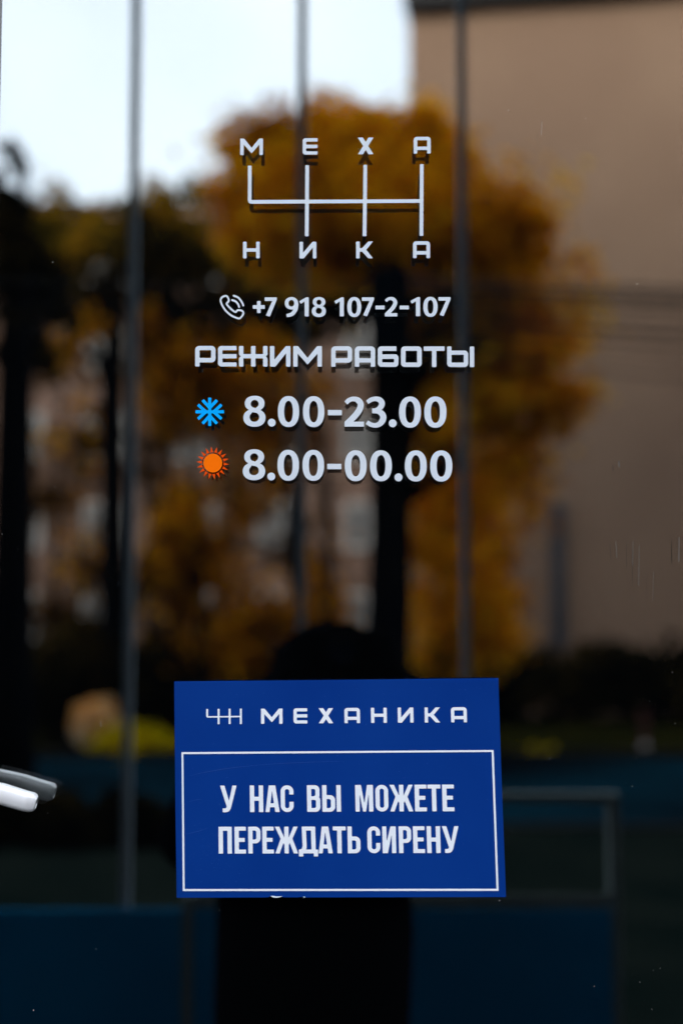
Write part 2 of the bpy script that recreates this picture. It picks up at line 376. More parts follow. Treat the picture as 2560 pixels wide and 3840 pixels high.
# lever handle: drooping bar with a rounded end, neck and rose on the stile
def lever():
    HB0, HB1 = -0.034, -0.018     # front and back of the bar (y)
    # centre line in photo pixels on the bar's front plane
    pts = [(-330, 2893), (-150, 2950-6), (0, 2982), (50, 2997.5), (90, 3009), (112, 3013.5), (124, 3016)]
    half = [29, 33, 38.5, 38.0, 37.0, 36.0, 31]
    n = 20; vs = []; fs = []
    for k, ((px, py), h) in enumerate(zip(pts, half)):
        c = on_glass(px, py, HB0); hh = h/FPX*(D+HB0)
        ang = math.radians(14.5)
        dp = (HB1-HB0)/2
        if k == len(pts)-1: dp *= 0.72
        for q in range(n):
            a = 2*math.pi*q/n; ca, sa = math.cos(a), math.sin(a)
            e = 0.55
            yy = math.copysign(abs(ca)**e, ca)*dp; zz = math.copysign(abs(sa)**e, sa)*hh
            vs.append((c.x + zz*math.sin(ang)*0.9, (HB0+HB1)/2 + yy, c.z + zz*math.cos(ang)))
    for k in range(len(pts)-1):
        for q in range(n): fs.append((k*n+q, k*n+(q+1) % n, (k+1)*n+(q+1) % n, (k+1)*n+q))
    fs.append(tuple(range(n))); L = (len(pts)-1)*n
    # rim and recessed end
    c = sum((Vector(vs[L+q]) for q in range(n)), Vector())/n
    for q in range(n):
        v = Vector(vs[L+q]); r = c + (v-c)*0.72; vs.append((r.x+0.0012, r.y, r.z-0.0003))
    for q in range(n): fs.append((L+q, L+(q+1) % n, L+n+(q+1) % n, L+n+q))
    fs.append(tuple(L+n+q for q in range(n))[::-1])
    o = mesh_obj("handle", vs, fs, m_handle, door, smooth=True)
    c = on_glass(-330, 2893, -0.026)
    neck = MB(); neck.tube([(c.x-.004, -.03, c.z), (c.x-.004, -.0085, c.z)], [.009, .010], 20)
    neck.tube([(c.x-.004, -.013, c.z), (c.x-.004, -.0082, c.z)], [.024, .026], 28)
    r = mesh_obj("rose", neck.v, neck.f, m_handle, None, smooth=False)
    r.parent = o
    return o
lever()

# dust and small scratches on the outside of the glass
rnd = random.Random(4); p = MB()
def speck(px, py, r, ln=0, ang=0):
    c = on_glass(px, py, -0.00006); r = r/FPX*D; k = 7; L = ln/FPX*D/2
    vs = []
    for q in range(k):
        a = 2*math.pi*q/k; rr = r*rnd.uniform(.7, 1.2); x = math.cos(a)*rr; z = math.sin(a)*rr
        z += L if z > 0 else -L
        vs.append((c.x + x*math.cos(ang)-z*math.sin(ang), -0.00012, c.z + x*math.sin(ang)+z*math.cos(ang)))
    p.add(vs + [(a, -0.00002, b) for a, _, b in vs], [tuple(range(k)), tuple(range(k, 2*k))[::-1]] + [(q, (q+1) % k, k+(q+1) % k, k+q) for q in range(k)])
for px, py, r, ln in [(2030, 480, .7, 55), (2195, 443, 1.6, 0), (1906, 412, 1.2, 3), (2388, 1064, 1.8, 0), (198, 982, 1.8, 0), (205, 1825, 1.2, 0), (2370, 2950, 1.6, 0), (2398, 3684, 1.4, 0), (2448, 3640, 1.0, 0),
                       (2228, 3700, 1.3, 0), (2060, 2845, 1.8, 0), (1872, 3378, 2.2, 0), (126, 3790, 2.5, 0), (8, 2003, 1.5, 0), (360, 3560, 1.0, 0), (2520, 2521, 1.2, 0), (2382, 2842, 1.5, 0), (2330, 3205, 1.2, 0), (180, 3050, 1.0, 0), (378, 2715, .6, 22)]:
    speck(px, py, r, ln, rnd.uniform(-.1, .1))
for _ in range(70): speck(rnd.uniform(60, 2540), rnd.uniform(100, 3800), rnd.uniform(.4, .9))
for _ in range(8): speck(rnd.uniform(2100, 2540), rnd.uniform(3300, 3820), rnd.uniform(.5, 1.0))
tag(p.build("dust", m_dust, door), kind="stuff")
p = MB()
for px, py, r, ln in [(2395,2120,1.0,150),(2372,2075,1.0,90),(2545,2060,1.8,90),(2448,2200,.6,110),(2320,1740,2.4,20),(2310,2060,1.2,60)]: speck(px, py, r, ln, rnd.uniform(-.05, .05))
tag(p.build("water_marks", M("dried_water", (.10,.09,.08), .9), door), kind="stuff")

# ------------------------------------------------------------------ stickers on the glass
GRP = "white vinyl opening-hours lettering on the glass"
c = on_glass(1260, 710)
logo = empty("logo_sticker", c, label="white sticker with letters above and below a branched gear-lever diagram, top of the glass", cat="sticker")
for ch, x, y, wd, h in [('М',900.4,518.4,85.3,61.5),('Е',1134.5,517,55.7,61.5),('Х',1340.5,514.5,60,62.5),('А',1550.4,511.6,64,63),
                        ('Н',911,905.8,62.5,62),('И',1122.4,905.8,63.5,62),('К',1334.7,904.8,62.5,63),('А',1548,903.8,64,63)]:
    put("letter", WIDE[ch], x, y, wd, h, logo, adapt=True, rise=-.004)
lx = [(936.2, 936.0), (1151.6, 1149.8), (1369.1, 1366.4), (1580.9, 1579.3)]
gear = union(cut(poly([(929.2,620.2),(943.2,620.2),(942.8,748.9),(1573,745.8),(1573,759.2),(944,762.8),(936,761.4),(931,757),(929,749)])),
             *[poly([(a-7,t),(a+7,t),(b+7,bt),(b-7,bt)]) for (a, b), t, bt in [(lx[1],618.3,884.5),(lx[2],616.8,884.5),(lx[3],614.4,883)]])
film("gear_diagram", gear, (926, 612, 1592, 888), lambda a, b: (a, b), 1.7, m_white, logo)

phone = empty("phone_number_sticker", on_glass(1260, 1150), label="white sticker of a handset symbol and phone number +7 918 107-2-107", cat="sticker")
q = lambda x, y: (800 + x/3.409, 1080 + y/3.409)
hs = [q(*a) for a in [(150,98),(110,115),(93,150),(100,190),(130,250),(175,305),(240,355),(322,387),(355,368),(382,325),(370,292),(330,280),(305,284),(282,305),(240,278),(200,240),(170,198),(195,165),(190,130),(172,103)]]
wv1 = [q(*a) for a in [(260,96),(310,115),(345,150),(370,190),(382,220)]]; wv2 = [q(*a) for a in [(240,152),(285,170),(315,205),(328,238)]]
film("handset_symbol", union(stroke(hs, 7.0, False, True), stroke(wv1, 7.2, False), stroke(wv2, 7.2, False)), (820, 1100, 920, 1202), lambda a, b: (a, b), 1.2, m_white, phone)
film("plus_sign", union(box(947.6,1143.6,992.6,1157.2), box(963.4,1128,976.9,1173)), (944,1124,996,1176), lambda a, b: (a, b), 1.3, m_white, phone)
for ch, x, y, wd, h in [('7',992.1,1114.3,45.5,72),('9',1067.5,1113.1,50.7,75),('1',1121.8,1114.3,35.5,71),('8',1168.7,1113.1,53,75),('1',1253.2,1114.3,35.8,71),('0',1301.6,1113,52.3,75),
                        ('7',1356.5,1114.3,45.5,71),('2',1441.8,1112.6,47.5,73),('1',1538.3,1113.6,36.3,71),('0',1586.7,1112.3,53.3,75),('7',1643.3,1113.3,45.5,71)]:
    put("digit", FIG[ch], x, y, wd, h, phone, cellpx=1.3)
for x in (1407.2, 1498.1): film("hyphen", box(x,1145.3,x+34.3,1159), (x-1,1143,x+36,1161), lambda a, b: (a, b), 1.5, m_white, phone)

head = empty("heading_sticker", on_glass(1255, 1335), label="white sticker in wide square capitals reading РЕЖИМ РАБОТЫ", cat="sticker")
for ch, x, wd in [('Р',731.6,76.3),('Е',817.2,69.6),('Ж',895.8,107),('И',1011.9,77),('М',1099.1,107.5),('Р',1241.5,78),('А',1329.9,76.2),('Б',1416.1,77.5),('О',1503,77.7),('Т',1588.1,78.4),('Ь',1675.8,78.8),('l',1760.9,16.6)]:
    put("letter", WIDE[ch], x, 1296.6+(x-731)*.0022, wd, 77, head, adapt=True)

def dot(x, y, r, parent): film("full_stop", ell(x, y, r, r), (x-r, y-r, x+r, y+r), lambda a, b: (a, b), 1.3, m_white, parent)
def dash(x, y, wd, h, parent): film("hyphen", box(x, y, x+wd, y+h), (x, y, x+wd, y+h), lambda a, b: (a, b), 1.6, m_white, parent)
win = empty("winter_hours_sticker", on_glass(1290, 1543), label="white figures 8.00-23.00 beside the blue snowflake", cat="sticker", group="opening hours figures")
for ch, x, y, wd, h in [('8',912.3,1483.9,83,116),('0',1041.7,1484.9,79.6,116),('0',1135.5,1485.2,80.3,116),('2',1290.3,1486.5,74,113),('3',1370.9,1486.5,77.3,116.5),('0',1495.9,1486.5,82,117),('0',1590.4,1486.5,83,117)]:
    put("digit", FIG[ch], x, y, wd, h, win)
dot(1018.5,1584.4,14.7,win); dot(1472,1587,14.8,win); dash(1229,1536.9,52.4,20,win)
summ = empty("summer_hours_sticker", on_glass(1290, 1745), label="white figures 8.00-00.00 beside the orange sun", cat="sticker", group="opening hours figures")
for ch, x, y, wd, h in [('8',910,1684.5,84,116),('0',1040,1686.5,80.6,116),('0',1133.9,1686.8,81,116),('0',1292.3,1688.2,82,116),('0',1386.8,1688.4,82,116),('0',1517.5,1688.8,82,116.5),('0',1612.3,1689,83,116.5)]:
    put("digit", FIG[ch], x, y, wd, h, summ)
dot(1016.8,1786.7,14.7,summ); dot(1493.6,1790,14.9,summ); dash(1226.6,1739.2,53,20,summ)

cx, cy = 786.3, 1543.9; arms = [box(cx-53.5,cy-5.9,cx+53.5,cy+5.9), box(cx-5.9,cy-53,cx+5.9,cy+53)]
for k in range(4):
    a = k*math.pi/2
    for s in (-1, 1):
        R = lambda x, y: (cx + x*math.cos(a)-y*math.sin(a), cy + x*math.sin(a)+y*math.cos(a))
        arms.append(poly([R(-5*1+s*0, -14), R(s*25-4.4*1, -43-4.0*s*-s) , R(s*25+4.4, -43+4.0), R(4.5, -20)]) if False else stroke([R(s*1.5,-16), R(s*13,-29), R(s*27,-44)], 11.5))
flake = film("snowflake_sticker", union(*arms), (cx-56,cy-56,cx+56,cy+56), lambda a, b: (a, b), 1.3, m_cyan, None)
tag(flake, "bright blue six-line snowflake symbol left of the winter hours", "sticker")

cx, cy = 797.9, 1736.3
sun_s = empty("sun_sticker", on_glass(cx, cy), label="orange sun symbol with eighteen pointed rays left of the summer hours", cat="sticker")
film("disc", ell(cx, cy, 35.2, 35.2), (cx-36,cy-36,cx+36,cy+36), lambda a, b: (a, b), 1.3, m_orange, sun_s)
for k in range(18):
    a = math.radians(-90 - 5.5 + 20*k); ca, sa = math.cos(a), math.sin(a); P = lambda r, t: (cx + ca*r - sa*t, cy + sa*r + ca*t)
    pts = [P(39.8, -5.7), P(41.2, 0), P(39.8, 5.7), P(62.5, 0.0)]
    X = [v[0] for v in pts]; Y = [v[1] for v in pts]
    film("ray", poly(pts), (min(X), min(Y), max(X), max(Y)), lambda a, b: (a, b), 0.9, m_orange2, sun_s)

# ------------------------------------------------------------------ the blue notice
TL, TR, BR, BL = (653,2555.9), (1868,2543.1), (1896.7,3365.5), (662.3,3367.8)
sign = empty("notice_sign", on_glass(1270, 3367), label="blue paper notice stuck to the glass, reading МЕХАНИКА above У НАС ВЫ МОЖЕТЕ ПЕРЕЖДАТЬ СИРЕНУ", cat="sign")
edge = [TL, (1000,2552.6), (1400,2548.6), TR, (1881,2950), BR, (1500,3365.9), (1142,3366.6), (1128,3364.8), (1118,3366.6), (1062,3366.2), (1050,3363.8), (1030,3363.4), (1012,3362.2), (1006,3366.6), (800,3367.4), (668,3368), BL, (656.5,2950)]
fr = [on_glass(x, y, -0.0012) for x, y in edge]; n = len(fr)
vs = [(v.x, v.y, v.z) for v in fr] + [(v.x, -0.0003, v.z) for v in fr]
mesh_obj("paper", vs, [tuple(range(n))] + [tuple(range(n, 2*n))[::-1]] + [(k, (k+1) % n, n+(k+1) % n, n+k) for k in range(n)], m_sign, sign)
PY = (-0.00135, -0.00125)
o4 = [(680.5,2821.7),(1849.9,2813.5),(1868.6,3342),(685.3,3342.7)]; i4 = [(687.2,2828.6),(1842.8,2820.6),(1861,3334.4),(692.2,3335.6)]
vo = [on_glass(*q, PY[0]) for q in o4] + [on_glass(*q, PY[0]) for q in i4]; vb = [(v.x, PY[1], v.z) for v in vo]
mesh_obj("white_border", [tuple(v) for v in vo]+vb, [(k, (k+1) % 4, 4+(k+1) % 4, 4+k) for k in range(4)] + [(8+k, 12+k, 12+(k+1) % 4, 8+(k+1) % 4) for k in range(4)]
         + [(k, 8+k, 8+(k+1) % 4, (k+1) % 4) for k in range(4)] + [(4+k, 4+(k+1) % 4, 12+(k+1) % 4, 12+k) for k in range(4)], m_print, sign)
g2 = union(poly([(772.8,2659.6),(780.2,2659.6),(780.2,2686.6),(902,2685.0),(902,2690.2),(779,2691.8),(775,2690.6),(773,2687)]),
           *[box(x-3.65, t, x+3.65, b) for x, t, b in [(819.5,2659,2716.4),(860.8,2658.3,2716),(902.8,2658,2715.8)]])
film("gear_emblem", g2, (770,2655,909,2719), lambda a, b: (a, b), 1.3, m_print, sign, *PY)
for ch, x, y, wd in [('М',978.3,2658.3,80.4),('Е',1100,2657,51.7),('Х',1193.4,2656.4,56),('А',1290.6,2655.6,58.2),('Н',1390.1,2654.8,59),('И',1490.4,2654,58.6),('К',1591,2653.6,57),('А',1689.8,2652.9,59)]:
    put("heading_letter", WIDE[ch], x, y, wd, 56.8, sign, m_print, lean=.008+.02*(x-978)/800, rise=-.006, adapt=True, ys=PY, cellpx=1.4)
LN = lambda x: .010 + .021*(x-820)/880
for ch, x, x1 in [('У',824.9,886.8),('Н',936.2,985.9),('А',993.9,1047),('С',1051.3,1099.6),('В',1150.1,1199.4),('Ь',1207,1254.9),('l',1260.2,1276.6),('М',1330.8,1397.5),('О',1406.2,1454),('Ж',1459.3,1546.8),('Е',1553.4,1597.4),('Т',1601.2,1650),('Е',1656.4,1700.5)]:
    y = 2947.1 - (x-825)*.0046
    put("letter", TALL[ch], x, y, x1-x, 99.9, sign, m_print, lean=LN(x), rise=-.004, ys=PY, cellpx=1.7)
for ch, x, x1 in [('П',819.1,868.5),('Е',878.8,921.5),('Р',930.1,976),('Е',982.7,1025.5),('Ж',1030.2,1116),('Д',1118.9,1190.6),('А',1192.9,1245.5),('Т',1247,1295.4),('Ь',1302,1349.5),('С',1376.0,1424),('И',1432.2,1483),('Р',1493.4,1540),('Е',1547,1590.6),('Н',1598.7,1649),('У',1656,1718.2)]:
    y = 3101.8 - (x-820)*.0028
    put("letter", TALL[ch], x, y, x1-x, 100.4, sign, m_print, lean=LN(x), rise=-.003, ys=PY, cellpx=1.7)
# torn lower edge, fine scratches and dust on the print
p = MB()
def flat(pts, y0=-0.0014, y1=-0.00128):
    a = [on_glass(x, y, y0) for x, y in pts]; k = len(a)
    p.add([tuple(v) for v in a] + [(v.x, y1, v.z) for v in a], [tuple(range(k)), tuple(range(k, 2*k))[::-1]] + [(q, (q+1) % k, k+(q+1) % k, k+q) for q in range(k)])
flat([(1014,3361.5),(1024,3360.8),(1036,3363.2),(1052,3362.8),(1060,3361.5),(1050,3366),(1036,3368),(1022,3366.2)])
flat([(1136,3363.6),(1144,3364.2),(1143,3367.4),(1139,3367)])
p.build("torn_edge", m_paper, sign)
p = MB(); rnd = random.Random(9)
def scratch(a, b, bow, wd=.8):
    N = 12; L = []; R = []
    for k in range(N+1):
        t = k/N; x = a[0]+(b[0]-a[0])*t; y = a[1]+(b[1]-a[1])*t - bow*4*t*(1-t); ww = wd*(.3+math.sin(math.pi*t))
        L.append((x, y-ww/2)); R.append((x, y+ww/2))
    flat(L + R[::-1], -0.00132, -0.00122)
scratch((712,2910),(960,2872),6); scratch((940,2872),(1290,2856),3,.6); scratch((690,3130),(780,3105),-3,.7); scratch((705,3010),(760,3000),4,.6)
for _ in range(170):
    x, y = rnd.uniform(680,1870), rnd.uniform(2560,3350); r = rnd.uniform(.5,1.3); flat([(x+r*math.cos(k*1.26), y+r*math.sin(k*1.26)) for k in range(5)], -0.0013, -0.00122)
for _ in range(150):
    x, y = rnd.gauss(800,70), rnd.gauss(3220,60)
    if x < 690 or y > 3330: continue
    r = rnd.uniform(.4,1.0); flat([(x+r*math.cos(k*1.26), y+r*math.sin(k*1.26)) for k in range(5)], -0.0013, -0.00122)
tag(p.build("scuffs", m_scratch, sign), kind="stuff")

# ------------------------------------------------------------------ ground
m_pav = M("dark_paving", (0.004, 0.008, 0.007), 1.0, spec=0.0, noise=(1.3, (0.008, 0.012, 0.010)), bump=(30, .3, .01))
m_asph = M("asphalt", (0.002, 0.005, 0.008), 1.0, spec=0.0, noise=(0.35, (0.002, 0.019, 0.032)), bump=(60, .3, .01))  # teal tone stands in for blue sky reflected by the road
m_lawn = M("autumn_lawn", (0.006, 0.007, 0.002), 1.0, spec=0.0, noise=(0.8, (0.014, 0.013, 0.002)))  # shade is put into the colour: grass darkened as if shaded
m_far = M("earth", (0.06, 0.055, 0.045), 0.9, noise=(0.05, (0.08, 0.07, 0.05)))
m_kerb = M("kerb_stone", (0.02, 0.02, 0.022), 0.9, spec=0.0)
def sheet(name, x0, x1, y0, y1, z, m):
    return tag(mesh_obj(name, [(x0,y0,z),(x1,y0,z),(x1,y1,z),(x0,y1,z)], [(0,1,2,3)], m), kind="structure")
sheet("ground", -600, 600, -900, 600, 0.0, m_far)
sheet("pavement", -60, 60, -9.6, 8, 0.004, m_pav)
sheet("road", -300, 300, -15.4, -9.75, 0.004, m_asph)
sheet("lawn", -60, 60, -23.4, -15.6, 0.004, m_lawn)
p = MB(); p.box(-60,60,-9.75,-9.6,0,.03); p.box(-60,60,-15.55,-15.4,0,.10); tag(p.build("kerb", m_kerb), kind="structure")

# ------------------------------------------------------------------ the cafe the door belongs to (out of view; made tall and long to shade the street)
m_caf = M("dark_cladding", (0.07, 0.07, 0.075), 0.7, noise=(2, (0.09, 0.09, 0.095)))
cafe = empty("cafe_building", (0, 3, 0), label="unseen dark clad building whose cafe has the glass door, made tall to shade the street", cat="building")
p = MB(); dl, dr = XL-0.0855, XR+0.0855
CH = 19.0; CW = 110.0
p.box(-CW, dl, 0.0, 0.25, 0, CH); p.box(dr, CW, 0.0, 0.25, 0, CH); p.box(dl, dr, 0.0, 0.25, 2.4205, CH)
p.box(-CW, -CW+.25, 0.25, 8, 0, CH); p.box(CW-.25, CW, 0.25, 8, 0, CH); p.box(-CW+.25, CW-.25, 7.75, 8, 0, CH)
p.build("wall", m_caf, cafe)
p = MB(); p.box(-CW-.2, CW+.2, -0.15, 8.2, CH, CH+.3); p.build("roof", m_frame, cafe)
p = MB(); p.bbox(-0.9, 1.0, -0.9, 0.25, 0.004, 0.12, 0.008); p.build("doorstep", m_kerb, cafe)

# ------------------------------------------------------------------ steel screen behind the photographer
m_post = M("galvanised_steel", (0.27, 0.33, 0.38), 0.6, 0.0, spec=0.1)
m_rail = M("pale_grey_rail", (0.20, 0.25, 0.25), 0.6, 0.0, spec=0.1)
m_blue = M("blue_infill_sheet", (0.001, 0.25, 0.55), 0.8, spec=0.0, noise=(3, (0.001, 0.30, 0.64)))
YS = 2.25
screen = empty("terrace_screen", (0, -YS, 0), label="grey steel terrace screen of tall posts with blue infill panels behind the photographer", cat="fence")
for px in (495, 1130, 1738):
    x = street(px, 1400, YS).x; p = MB(); p.bbox(x-.0105, x+.0105, -YS-.012, -YS+.012, 0.004, 3.3, .002); p.build("post", m_post, screen)
zr = street(1280, 3378, YS).z; zt = street(1280, 2992, YS).z
xl, xm, xr = street(-400, 3400, YS).x, street(706, 3600, YS).x, street(2302, 3400, YS).x
xa = street(1742, 3400, YS).x
p = MB(); p.box(xm-.012, xr-.014, -YS+.0125, -YS+.0165, zr-.016, zr+.016); p.build("rail", m_rail, screen)
p = MB(); p.box(xa+.0157, xr-.014, -YS-.012, -YS+.012, zt-.012, zt+.012); p.build("rail", m_rail, screen)
p = MB(); p.bbox(xr-.0138, xr+.0138, -YS-.0139, -YS+.0139, 0.004, zt+.012, .002); p.build("post", m_rail, screen)
p = MB(); p.bbox(xm-.013, xm+.013, -YS+.0125, -YS+.0265, 0.004, zr+.016, .002); p.build("post", m_rail, screen)
for a, b in ((xl, xm-.0135), (xm+.0135, xr-.0142)):
    p = MB(); p.box(a, b, -YS+.0165, -YS+.0225, 0.10, zr-.018); p.build("infill_panel", m_blue, screen)

# ------------------------------------------------------------------ the photographer
m_black = M("black_cloth", (0.002, 0.002, 0.003), 1.0, spec=0.0, bump=(90, .4, .004))
m_skin = M("skin", (0.30, 0.17, 0.12), 0.6)
m_hair = M("black_hair", (0.006, 0.005, 0.005), 0.6)
m_camb = M("camera_shell", (0.002, 0.002, 0.003), 0.8, spec=0.0)
m_lens = M("lens_glass", (0.004, 0.005, 0.008), 0.05, spec=0.1)
PYP = -1.62
who = empty("person", (0, PYP, 0.004), label="person in black hooded coat reflected in the glass, raising a camera with both hands", cat="person")
def skin(name, verts, edges, radii, mat, parent, sub=2, root=0):
    me = bpy.data.meshes.new(name); me.from_pydata(verts, edges, []); o = bpy.data.objects.new(name, me); COL.objects.link(o)
    md = o.modifiers.new("skin", 'SKIN'); md.use_smooth_shade = True; md.branch_smoothing = 0.6
    for k, r in enumerate(radii):
        s = me.skin_vertices[0].data[k]; s.radius = (r, r) if not hasattr(r, '__len__') else r
    me.skin_vertices[0].data[root].use_root = True
    o.modifiers.new("subsurf", 'SUBSURF').levels = sub; o.modifiers["subsurf"].render_levels = sub
    dg = bpy.context.evaluated_depsgraph_get(); dg.update()
    nm = bpy.data.meshes.new_from_object(o.evaluated_get(dg)); nm.materials.clear(); nm.materials.append(mat)
    for p_ in nm.polygons: p_.use_smooth = True
    o.modifiers.clear(); o.data = nm
    if parent:
        o.parent = parent; o.matrix_parent_inverse = Matrix.Translation(-Vector(parent.location))
    return o
def body():
    y = PYP; V = [(0,y,.93),(0,y,1.08),(0,y,1.24),(0,y+.03,1.345),(0,y+.05,1.40),(0,y+.065,1.455)]
    Rr = [(.15,.10),(.13,.095),(.155,.10),(.05,.05),(.075,.085),(.07,.085)]
    E = [(0,1),(1,2),(2,3),(3,4),(4,5)]
    for s in (-1, 1):
        k = len(V)
        V += [(s*.17,y,1.25),(s*.235,y+.05,1.08),(s*.15,y+.20,1.31),(s*.095,y+.235,1.42),(s*.085,y+.26,1.468)]
        Rr += [.058,.044,.034,.026,(.03,.02)]
        E += [(2,k),(k,k+1),(k+1,k+2),(k+2,k+3),(k+3,k+4)]
        # thumb and four fingers wrap the camera body
        for j in range(4):
            b = len(V); z = 1.452 + .018*(j-1.2)
            V += [(s*.088, y+.28, z),(s*.082, y+.308-.002*j, z+.004),(s*.060, y+.318-.002*j, z+.004)]; Rr += [.0095,.0085,.0075]; E += [(k+4,b),(b,b+1),(b+1,b+2)]
        b = len(V); V += [(s*.075,y+.245,1.455),(s*.05,y+.237,1.478)]; Rr += [.011,.009]; E += [(k+4,b),(b,b+1)]
        k = len(V)
        V += [(s*.09,y,.86),(s*.10,y+.01,.48),(s*.105,y-.02,.085),(s*.115,y+.13,.035)]; Rr += [.085,.058,.042,.034]
        E += [(0,k),(k,k+1),(k+1,k+2),(k+2,k+3)]
    b = len(V); V += [(0,y+.155,1.425),]; Rr += [.012]; E += [(5,b)]
    return skin("body", V, E, Rr, m_skin, who)
b_ = body()
b_.data.materials.append(m_black)
def lean(o):
    for v in o.data.vertices: v.co.x -= .06*min(1, max(0, (1.38 - v.co.z)/.15))
lean(b_)
for f in b_.data.polygons:
    if f.center.y > PYP + .2 or f.center.z < 1.2: f.material_index = 1      # hands coloured black to read as an unlit silhouette, dark trousers underneath
def coat_part(name, rings, mat, n=24):
    vs = []; fs = []
    for z, rx, ry, cy in rings:
        for k in range(n):
            a = 2*math.pi*k/n; wob = 1 + .03*math.sin(5*a + z*9)
            vs.append((-.06 + rx*math.cos(a)*wob, PYP + cy + ry*math.sin(a)*wob, z))
    for r in range(len(rings)-1):
        for k in range(n): fs.append((r*n+k, r*n+(k+1) % n, (r+1)*n+(k+1) % n, (r+1)*n+k))
    fs.append(tuple(range(n))[::-1]); fs.append(tuple((len(rings)-1)*n+k for k in range(n)))
    return mesh_obj(name, vs, fs, mat, who, smooth=True)
coat_part("coat", [(.62,.195,.13,0),(.75,.197,.135,0),(.90,.20,.135,0),(1.02,.195,.125,0),(1.12,.195,.125,0),(1.24,.215,.125,0),(1.30,.20,.105,.005),(1.335,.13,.085,.015),(1.375,.08,.08,.03)], m_black)
for s in (-1, 1):
    y = PYP
    p = MB(); p.tube([(s*.15,y,1.26),(s*.20,y+.02,1.17),(s*.24,y+.05,1.085),(s*.205,y+.12,1.19),(s*.15,y+.20,1.315),(s*.105,y+.225,1.40)], [.075,.072,.064,.056,.048,.042], 16)
    lean(p.build("sleeve", m_black, who, True))
    p = MB(); p.tube([(s*.09,y,.86),(s*.10,y+.005,.66),(s*.102,y+.01,.48),(s*.105,y-.01,.25),(s*.107,y-.015,.075)], [.095,.082,.07,.062,.06], 16)
    lean(p.build("trouser_leg", m_black, who, True))
    p = MB(); p.bbox(s*.11-.048, s*.11+.048, y-.075, y+.19, .001, .075, .025); lean(p.build("shoe", m_camb, who, True))
# hood over the head
bm = bmesh.new(); bmesh.ops.create_uvsphere(bm, u_segments=24, v_segments=16, radius=1)
for v in bm.verts:
    wob = 1 + .04*math.sin(9*v.co.x+4*v.co.z)
    v.co = Vector((-.02 + v.co.x*.135*wob, PYP + .02 + v.co.y*.125, 1.385 + v.co.z*.135))
me = bpy.data.meshes.new("hood"); bm.to_mesh(me); bm.free(); me.materials.append(m_black)
for f in me.polygons: f.use_smooth = True
h = bpy.data.objects.new("hood", me); COL.objects.link(h); h.parent = who; h.matrix_parent_inverse = Matrix.Translation(-Vector(who.location))

photo_cam = empty("photo_camera", (0, -1.36, HC), label="black photo camera held up by the reflected person", cat="camera")
p = MB(); p.bbox(-.068, .068, -1.40, -1.362, HC-.082, HC+.002, .008); p.bbox(-.025, .025, -1.395, -1.365, HC+.0022, HC+.015, .005)
p.build("camera_body", m_camb, photo_cam)
p = MB(); p.tube([(0,-1.3618,HC-.036),(0,-1.335,HC-.036),(0,-1.318,HC-.036)], [.034,.036,.034], 32); p.build("lens_barrel", m_camb, photo_cam, False)
p = MB(); p.tube([(0,-1.3178,HC-.036),(0,-1.316,HC-.036)], [.026,.024], 32); p.build("front_lens", m_lens, photo_cam)

# ------------------------------------------------------------------ buildings across the street
m_wall = M("taupe_render", (0.29, 0.185, 0.13), 0.9, spec=0.0, noise=(0.35, (0.33, 0.215, 0.15)), bump=(6, .4, .03))
m_roof = M("dark_roof", (0.02, 0.018, 0.02), 0.8)
m_brick = M("brown_mauve_brick", (0.07, 0.042, 0.03), 0.9, spec=0.0, noise=(0.3, (0.15, 0.098, 0.08)))
m_wframe = M("greyed_window_frame", (0.26, 0.25, 0.25), 0.7)
m_wpane = M("window_pane", (0.04, 0.04, 0.045), 0.4)
m_duct = M("grey_duct", (0.055, 0.062, 0.075), 0.8, spec=0.0, noise=(1.2, (0.09, 0.09, 0.10)))
A = street(1532, 45, 24.0); ztop = A.z
lo, hi = 5, 24
for _ in range(40):
    mid = (lo+hi)/2
    if street(2200, 0, mid).z > ztop: hi = mid
    else: lo = mid
B = street(2200, 0, mid); dirv = Vector((B.x-A.x, B.y-A.y, 0)).normalized(); nrm = Vector((dirv.y, -dirv.x, 0))
if nrm.y > 0: nrm = -nrm           # nrm points away from us
E_ = A + dirv*16
tb = empty("taupe_building", (A.x, A.y, 0), label="tall taupe rendered block with blank wall and dark eave, reflected behind the autumn tree", cat="building")
def prism(name, base, z0, z1, mat, parent):
    k = len(base); vs = [(b.x, b.y, z0) for b in base] + [(b.x, b.y, z1) for b in base]
    return mesh_obj(name, vs, [tuple(range(k))[::-1], tuple(range(k, 2*k))] + [(q, (q+1) % k, k+(q+1) % k, k+q) for q in range(k)], mat, parent)
prism("wall", [A, E_, E_+nrm*10, A+nrm*10], 0, ztop, m_wall, tb)
prism("roof", [A-dirv*.05-nrm*.35, E_+dirv*.3-nrm*.35, E_+dirv*.3+nrm*10.3, A-dirv*.05+nrm*10.3], ztop+.003, ztop+.7, m_roof, tb)
d0 = street(2075, 1880, 23.2); d1 = street(2135, 2430, 23.2)
f0 = A + dirv*((d0.x-A.x)/dirv.x) - nrm*.003; f1 = A + dirv*((d1.x-A.x)/dirv.x) - nrm*.003
duct = prism("duct", [f0-nrm*.15, f1-nrm*.15, f1, f0], d1.z, d0.z, m_duct, tb)

ap = empty("apartment_block", (-8, -48, 0), label="brownish brick apartment block with pale windows, reflected at the left beyond the trees", cat="building")
a0, a1 = street(-1700, 830, 46), street(1700, 830, 46); zt2 = street(300, 830, 46).z
